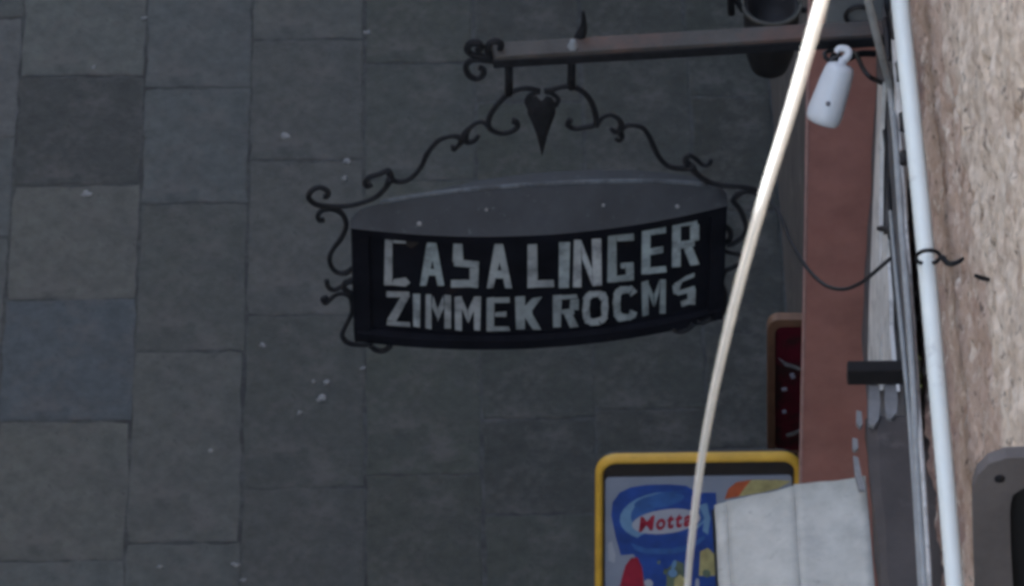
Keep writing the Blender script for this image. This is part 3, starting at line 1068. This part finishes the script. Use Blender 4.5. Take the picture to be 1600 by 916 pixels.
# sign's feed cable: sags from the sign to the bundle
mb = MB()
P = [on_sign(1150, 300, -.05)]
for (px, py, k) in ((1185, 300, .1), (1215, 330, .25), (1236, 378, .4), (1262, 420, .55), (1290, 446, .68), (1318, 452, .78), (1345, 442, .86), (1368, 424, .93), (1398, 398, 1.0)):
    d0, d1 = (on_sign(1150, 300, -.05) - CAM).dot(FW), (on_x(1398, 398, XW - .03) - CAM).dot(FW)
    P.append(at_depth(px, py, d0 + (d1 - d0) * k))
mb.tube(P, .0048, n=7, sub=5)
tag(mb.build('cable', M['cable_black']), 'thin black cable sagging from the sign across the red-brown pilaster', 'cable')
# stay under the arm
mb = MB()
P = [on_sign(1318, 80, AT)] + [at_depth(px, py, (on_sign(1340, 90, AT) - CAM).dot(FW) - .05 * k) for px, py, k in ((1334, 82, 0), (1342, 94, 1), (1349, 108, 2), (1360, 121, 3))] + [on_x(1378, 130, XW - .03)]
mb.tube(P, .0058, n=7, sub=5)
tag(mb.build('cable', M['cable_black']), 'short black cable bending down from under the arm to the wall', 'cable')

# grey box on the wall above the arm, with a cable loop on it
gb = thing('junction_box', on_y(1345, 30, .33), 'grey metal box with black cable loop above the arm beside the wall', 'box')
BY = .31
p0, p1 = on_y(1290, 66, BY), on_y(1404, 66, BY)
mb = MB()
mb.box(((p0.x + XW + .02) / 2, BY + .03, p0.z + .17), (XW + .02 - p0.x, .06, .34), b=.006)
mb.build('case', M['greybox'], gb)
mb = MB()
mb.tube([on_y(a, b, BY - .012) for a, b in ((1360, 15), (1345, 11), (1330, 14), (1321, 24), (1325, 35), (1338, 39), (1358, 37))], .0052, n=7)
mb.build('cable_loop', M['cable_black'], gb)

# milky white bottle-shaped lamp tied under the arm
lamp = thing('bottle_lamp', at_depth(1322, 78, 13.78), 'milky white bottle-shaped plastic lamp hanging under the arm', 'lamp')
dl = (on_sign(1343, 80, .08) - CAM).dot(FW)
pA, pB = at_depth(1315, 100, dl), at_depth(1283, 194, dl + .03)
ax = (pB - pA).normalized()
LN = (pB - pA).length
mb = MB()
rb = 27 * dl / F_PX
mb.lathe(pA, ax, [(-.014, .010), (-.002, .011), (.001, rb * .62), (.006, rb * .78), (.016, rb * .86), (.05, rb * .95), (.09, rb), (LN - .03, rb * 1.06), (LN - .012, rb * 1.0), (LN - .003, rb * .86), (LN, rb * .6)], n=28)
mb.build('body', M['lamp'], lamp)
mb = MB()
mb.tube([pA - ax * .004, at_depth(1324, 88, dl), at_depth(1326, 82, dl), at_depth(1322, 77, dl), at_depth(1312, 76, dl), at_depth(1306, 82, dl)], [.010, .010, .010, .009, .008, .007], n=10)
mb.build('neck', M['lamp'], lamp)
mb = MB()
tocam = (CAM - pA).normalized()
side = (tocam - ax * tocam.dot(ax)).normalized()
cdot = pA + ax * (LN * .62) + side * (rb * 1.0)
mb.lathe(cdot, side, [(-.003, .006), (.0025, .006), (.004, .003)], n=10)
mb.build('button', M['lampdark'], lamp)
mb = MB()
mb.tube([on_sign(1302, 78, AT + .03), at_depth(1288, 84, dl), at_depth(1294, 94, dl), at_depth(1306, 90, dl), at_depth(1312, 82, dl)], .0055, n=7)
mb.build('tie', M['cable_black'], lamp)

# grey rounded housing on the wall, with black opening
HYf = -2.74
hs = thing('wall_housing', on_y(1570, 850, HYf), 'grey rounded metal housing with black opening fixed on the rough wall', 'housing')


def arch(pts, y0, y1, name, mt):
    mb = MB()
    fr = [on_y(a, b, y0) for a, b in pts]
    mb.plate(fr, [v + Vector((0, y1 - y0, 0)) for v in fr])
    return mb.build(name, mt, hs)


outer = [(1528, 1040), (1524, 940), (1521, 840), (1520, 770), (1524, 748), (1534, 733), (1550, 722), (1570, 716), (1592, 714), (1620, 716), (1642, 722), (1655, 740), (1658, 1040)]
inner = [(1588, 1000), (1583, 920), (1579, 850), (1578, 800), (1580, 778), (1587, 767), (1598, 764), (1620, 764), (1634, 770), (1640, 790), (1642, 1000)]
# front plate with the opening cut through: quads between the two outlines
mb = MB()
fo = [on_y(a, b, HYf) for a, b in outer]
fi = [on_y(a, b, HYf) for a, b in inner]
m_ = 40


def resample(poly, n):
    poly = poly + [poly[0]]
    L = [0]
    for i in range(len(poly) - 1):
        L.append(L[-1] + (poly[i + 1] - poly[i]).length)
    out = []
    for k in range(n):
        d = L[-1] * k / n
        for i in range(len(poly) - 1):
            if L[i + 1] >= d:
                t = (d - L[i]) / max(1e-9, L[i + 1] - L[i])
                out.append(poly[i].lerp(poly[i + 1], t))
                break
    return out


a_, b_ = resample(fo, m_), resample(fi, m_)
back = Vector((0, .028, 0))
vs_ = a_ + b_ + [v + back for v in b_] + [v + back for v in a_]
fs = []
for r in range(3):
    for k in range(m_):
        fs.append((r * m_ + k, r * m_ + (k + 1) % m_, (r + 1) * m_ + (k + 1) % m_, (r + 1) * m_ + k))
for k in range(m_):
    fs.append((3 * m_ + k, 3 * m_ + (k + 1) % m_, (k + 1) % m_, k))
mb.add(vs_, fs)
mb.build('face_plate', M['housing'], hs)
arch([(1524 + (a - 1524) * .98 + 2, 714 + (b - 714) * .99 + 3) for a, b in outer], HYf + .026, HYf + .034, 'back_plate', M['black'])
mb = MB()
c = on_y(1562, 748, HYf)
mb.lathe(c + Vector((0, .002, 0)), (0, -1, 0), [(0, .011), (.004, .010), (.006, .006)], n=10)
mb.build('screw', M['iron'], hs)

# black pot hung on the wall beyond the arm
PYY = 1.55
pt = thing('hanging_pot', on_y(1205, 60, PYY), 'small round black pot with pale rim hung behind the arm beside the pilaster', 'pot')
pr = on_y(1206, 8, PYY)
pw = (pr - CAM).dot(FW)
r_ = 47 * pw / F_PX
mb = MB()
mb.lathe(pr, (0, 0, 1), [(-.235, r_ * .42), (-.225, r_ * .62), (-.17, r_ * .82), (-.06, r_ * .92), (-.004, r_ * .94), (-.003, r_ * .8), (-.05, r_ * .75)], n=28)
mb.build('body', M['pot'], pt)
mb = MB()
mb.tube([pr + Vector((math.cos(a), math.sin(a), 0)) * r_ * .97 for a in [2 * math.pi * k / 24 for k in range(25)]], .0055, n=6, sub=1)
mb.build('rim', M['pot_rim'], pt)
mb = MB()
mb.tube([pr + Vector((r_ * .95, 0, -.02)), Vector((XW + .01, pr.y, pr.z - .02))], .008, n=8, sub=1)
mb.build('holder', M['iron'], pt)
mb = MB()
mb.tube([pr + Vector((-r_ * .95, 0, -.02)), on_y(1143, -8, PYY), on_y(1143, 22, PYY)], [.008, .010, .010], n=8, sub=3)
mb.build('hook', M['iron'], pt)

# ------------------------------------------------------------------ ice cream board with yellow frame
TB = R(15)
b_top = on_z(1090, 711, 1.08)
BN = Vector((0, -math.cos(TB), math.sin(TB)))          # faces the street and up
BX = Vector((1, 0, 0))
BU = Vector((0, math.sin(TB), math.cos(TB)))
board = thing('ice_cream_board', (b_top.x, b_top.y - 1.08 * math.tan(TB), 0), 'ice cream poster board in a rounded yellow frame standing on the paving', 'sign board')


def on_b(px, py, off=0.0):
    return on_plane(px, py, b_top + BN * off, BN)


tl = on_b(930, 709)
tr = on_b(1254, 709)
BW = (tr - tl).x
BH = tl.z / math.cos(TB) - .02


def rrect(w, h, r, n=6):
    pts = []
    for (cx_, cy_, a0) in ((w - r, r, -90), (w - r, h - r, 0), (r, h - r, 90), (r, r, 180)):
        for k in range(n + 1):
            a = R(a0 + 90 * k / n)
            pts.append((cx_ + r * math.cos(a), cy_ + r * math.sin(a)))
    return pts


def bp(u, v, off):
    return tl + BX * u - BU * (v) + BN * off


mb = MB()
sec = [(.0, .0, 0), (.0, .020, 0), (.006, .030, .008), (.016, .030, .018), (.023, .018, .027), (.023, .0, .027)]
rings = []
for (ins, off, _) in sec:
    rings.append([bp(u + ins, v + ins, off) for u, v in rrect(BW - 2 * ins, BH - 2 * ins, max(.06 - ins, .02))])
n = len(rings[0])
vs_ = [p for r in rings for p in r]
fs = [(r * n + k, r * n + (k + 1) % n, (r + 1) * n + (k + 1) % n, (r + 1) * n + k) for r in range(len(sec) - 1) for k in range(n)]
mb.add(vs_, fs, True)
mb.build('frame', M['yellow'], board)
mb = MB()
o1 = [bp(u + .004, v + .004, 0) for u, v in rrect(BW - .008, BH - .008, .056)]
mb.plate(o1, [p - BN * .02 for p in o1])
mb.build('back_panel', M['boardback'], board)
mb = MB()
pi = on_b(946, 746, .004)
u0, v0 = (pi - tl).x, -(pi - tl).dot(BU)
o1 = [bp(u0 + u, v0 + v, .005) for u, v in rrect(BW - 2 * u0, BH - 2 * v0, .012)]
mb.plate(o1, [p - BN * .004 for p in o1])
poster = mb.build('poster', M['p_bg'], board)
for s in (.06, BW - .06):
    mb = MB()
    mb.tube([bp(s, .15, -.03), bp(s, BH * .98, -.03) + Vector((0, .42, -.01))], .012, n=8, sub=1)
    mb.build('back_leg', M['iron'], board)


def printed(pts, off, mt, name='print', par=None):
    mb = MB()
    mb.plate([on_b(a, b, off) for a, b in pts], [on_b(a, b, .0052) for a, b in pts])
    return mb.build(name, M[mt], par or poster)


def ell(cx_, cy_, rx, ry, rot, n=26, a0=0, a1=360):
    out = []
    for k in range(n):
        a = R(a0 + (a1 - a0) * k / (n if a1 - a0 == 360 else n - 1))
        x, y = rx * math.cos(a), ry * math.sin(a)
        out.append((cx_ + x * math.cos(R(rot)) - y * math.sin(R(rot)), cy_ + x * math.sin(R(rot)) + y * math.cos(R(rot))))
    return out


printed([(955, 805), (957, 785), (968, 770), (985, 762), (1010, 758), (1045, 757), (1072, 759), (1090, 770), (1119, 770), (1121, 850), (1112, 872), (1130, 930), (1140, 1010), (1010, 1010), (1012, 930), (1003, 890), (990, 866), (970, 868), (962, 840)], .006, 'p_blue')
printed(ell(1036, 807, 68, 38, -6), .0066, 'p_cyan')
printed(ell(1047, 801, 62, 33, -8), .0071, 'p_mid')
printed(ell(1062, 786, 44, 17, -6), .0074, 'p_blue')
printed(ell(1030, 783, 40, 11, -10), .0077, 'p_mid')
printed(ell(1046, 838, 50, 11, -5), .0080, 'p_blue')
printed([(985, 848), (1010, 857), (1050, 857), (1080, 850), (1100, 836), (1102, 842), (1080, 860), (1050, 866), (1010, 866), (992, 860)], .0085, 'p_mid')
printed([(1092, 790), (1104, 786), (1110, 810), (1106, 836), (1098, 830), (1100, 808)], .0085, 'p_cyan')
printed(ell(1041, 815, 54, 19, -7), .0092, 'p_white')
printed([(966, 930), (971, 905), (977, 884), (986, 872), (996, 871), (1003, 886), (1006, 910), (1008, 930)], .0068, 'p_red')
printed([(1040, 930), (1042, 890), (1056, 876), (1068, 880), (1072, 930)], .0068, 'p_green')
printed([(1052, 930), (1054, 905), (1062, 898), (1072, 905), (1074, 930)], .0075, 'p_yellow')
printed([(1092, 900), (1094, 862), (1106, 856), (1116, 866), (1118, 900)], .0075, 'p_yellow')
printed([(1132, 780), (1138, 764), (1150, 754), (1172, 750), (1215, 750), (1236, 752), (1215, 764), (1190, 770), (1160, 775)], .0068, 'p_yellow')
printed([(1132, 780), (1138, 764), (1150, 754), (1174, 750), (1164, 762), (1154, 776)], .0074, 'p_orange')
printed([(950, 850), (956, 845), (962, 868), (960, 880), (950, 876)], .0062, 'p_white')
for k in range(9):
    a, b = random.uniform(1012, 1112), random.uniform(874, 912)
    printed(ell(a, b, random.uniform(3, 8), random.uniform(3, 9), random.uniform(0, 90), n=7), .0090 + k * .0003, random.choice(('p_cyan', 'p_blue', 'p_yellow', 'p_green', 'p_white')))
for k in range(10):
    a, b = 985 + (k % 4) * 70, 985 + (k // 4) * 95
    printed(ell(a, b, 20, 34, random.uniform(-20, 20), n=14), .0068 + k * .0001, random.choice(('p_red', 'p_yellow', 'p_white', 'p_orange')))
    printed(ell(a + 4, b + 20, 6, 12, 0, n=9), .0084 + k * .0001, 'p_yellow')
# the brand word on the poster, letter by letter
fc = bpy.data.curves.new('word', 'FONT')
fc.body = 'M'
wx = 998.0
for ch, wd in (('M', 25), ('o', 15), ('t', 11), ('t', 11), ('a', 15)):
    fc = bpy.data.curves.new('word', 'FONT')
    fc.body = ch
    fc.shear = .12
    fc.offset = .022 if ch == 'M' else .04
    tmp = bpy.data.objects.new('tmp_word', fc)
    COL.objects.link(tmp)
    dg = bpy.context.evaluated_depsgraph_get()
    me = bpy.data.meshes.new_from_object(tmp.evaluated_get(dg))
    bpy.data.objects.remove(tmp)
    xs = [v.co.x for v in me.vertices]
    x0, x1 = min(xs), max(xs)
    for v in me.vertices:
        px = wx + (v.co.x - x0) / (x1 - x0) * wd
        py = 826 - v.co.y * 32 - (px - 1038) * .125
        v.co = on_b(px, py, .0102)
    me.materials.clear()
    me.materials.append(M['p_red'])
    o = bpy.data.objects.new('printed_letter', me)
    COL.objects.link(o)
    o.parent = poster
    o.matrix_parent_inverse = poster.matrix_world.inverted()
    o.matrix_parent_inverse = Matrix.Translation(-board.location) if False else Matrix.Identity(4)
    wx += wd + 2

# crimson board further along the wall
CYY = 1.78
cb = thing('menu_board', on_y(1230, 715, CYY), 'small dark crimson board with orange-brown rounded frame mostly hidden behind the pilaster', 'sign board')


def rr_px(x0, y0, x1, y1, r, y, n=6):
    w, h = x1 - x0, y1 - y0
    return [on_y(x0 + u, y0 + v, y) for u, v in rrect(w, h, r, n)]


mb = MB()
o1, o2 = rr_px(1199, 500, 1322, 718, 18, CYY), rr_px(1211, 511, 1312, 708, 12, CYY)
bk = Vector((0, .03, 0))
n = len(o1)
vs_ = o1 + o2 + [v + bk for v in o2] + [v + bk for v in o1]
fs = [(r * n + k, r * n + (k + 1) % n, (r + 1) * n + (k + 1) % n, (r + 1) * n + k) for r in range(3) for k in range(n)]
fs += [(3 * n + k, 3 * n + (k + 1) % n, (k + 1) % n, k) for k in range(n)]
mb.add(vs_, fs)
mb.build('frame', M['orange_frame'], cb)
mb = MB()
o1 = rr_px(1207, 507, 1316, 712, 12, CYY + .012)
mb.plate(o1, [v + Vector((0, .012, 0)) for v in o1])
face = mb.build('face', M['crimson'], cb)
for pp in ([(1216, 560), (1228, 568), (1242, 572), (1256, 578), (1256, 582), (1240, 576), (1226, 572)],
           [(1234, 586), (1240, 584), (1243, 590), (1237, 593)], [(1221, 608), (1229, 607), (1230, 611), (1222, 612)],
           [(1222, 643), (1228, 642), (1229, 646), (1223, 647)], [(1228, 680), (1240, 676), (1252, 671), (1256, 672), (1242, 680), (1230, 684)]):
    mb = MB()
    fr = [on_y(a, b, CYY + .008) for a, b in pp]
    mb.plate(fr, [v + Vector((0, .006, 0)) for v in fr])
    mb.build('print', M['p_white'] if len(pp) == 4 else M['litter'], face)
mb = MB()
q = on_y(1310, 600, CYY + .03)
mb.box(((q.x + XW + .02) / 2, CYY + .035, q.z), (abs(XW + .02 - q.x) + .04, .012, .03))
mb.build('wall_arm', M['iron'], cb)

# ------------------------------------------------------------------ white cord hanging close to the camera
cord_px = [(1330, -150, 28, 4.00), (1290, -20, 26.5, 4.15), (1262, 80, 25, 4.3), (1232, 183, 23.5, 4.5), (1194, 305, 22, 4.8), (1163, 415, 20.5, 5.1), (1134, 530, 19, 5.5),
           (1110, 640, 17.5, 6.0), (1093, 740, 16, 6.5), (1081, 840, 15, 7.0), (1074, 920, 14.2, 7.4), (1070, 1040, 14, 7.6), (1068, 1250, 14, 7.8)]
mb = MB()
P = [at_depth(a, b, d) for a, b, w, d in cord_px]
rr = [w * .345 * d / F_PX for a, b, w, d in cord_px]
top = P[0]
P = [Vector((XW - .01, top.y - .5, top.z + .42)), Vector((XW - .1, top.y - .36, top.z + .32))] + P
rr = [rr[0], rr[0]] + rr
for k in range(1, 6):
    P.append(P[-1] + Vector((-.002, -.02, -.4)))
    rr.append(rr[-1])
mb.tube(P, rr, n=28, sub=6)
tag(mb.build('white_cable', M['cord']), 'white cord hanging loosely in front of the sign and the yellow board', 'cord')

# ------------------------------------------------------------------ house across the alley, which shades the street
oh = thing('opposite_house', (-3.5, -1, 0), 'tall plastered house across the alley from the sign', 'building')
HX, HT = -6.6, 12.0
mb = MB()
mb.box((HX - 2.0, -1, HT / 2), (4.0, 26, HT))
mb.build('wall', M['plaster'], oh)
mb = MB()
mb.box((HX - 1.9, -1, HT + .1), (4.3, 26.4, .2))
mb.build('roof', M['pilaster'], oh)
for zz in (3.6, 7.0, 10.2):
    for yy in (-9, -6, -3, 0, 3, 6):
        mb = MB()
        mb.box((HX + .03, yy, zz), (.08, 1.1, 1.7))
        w = mb.build('window', M['shutter'], oh)
        mb = MB()
        mb.box((HX + .06, yy, zz), (.05, .9, 1.5))
        mb.build('pane', M['glass'], w)
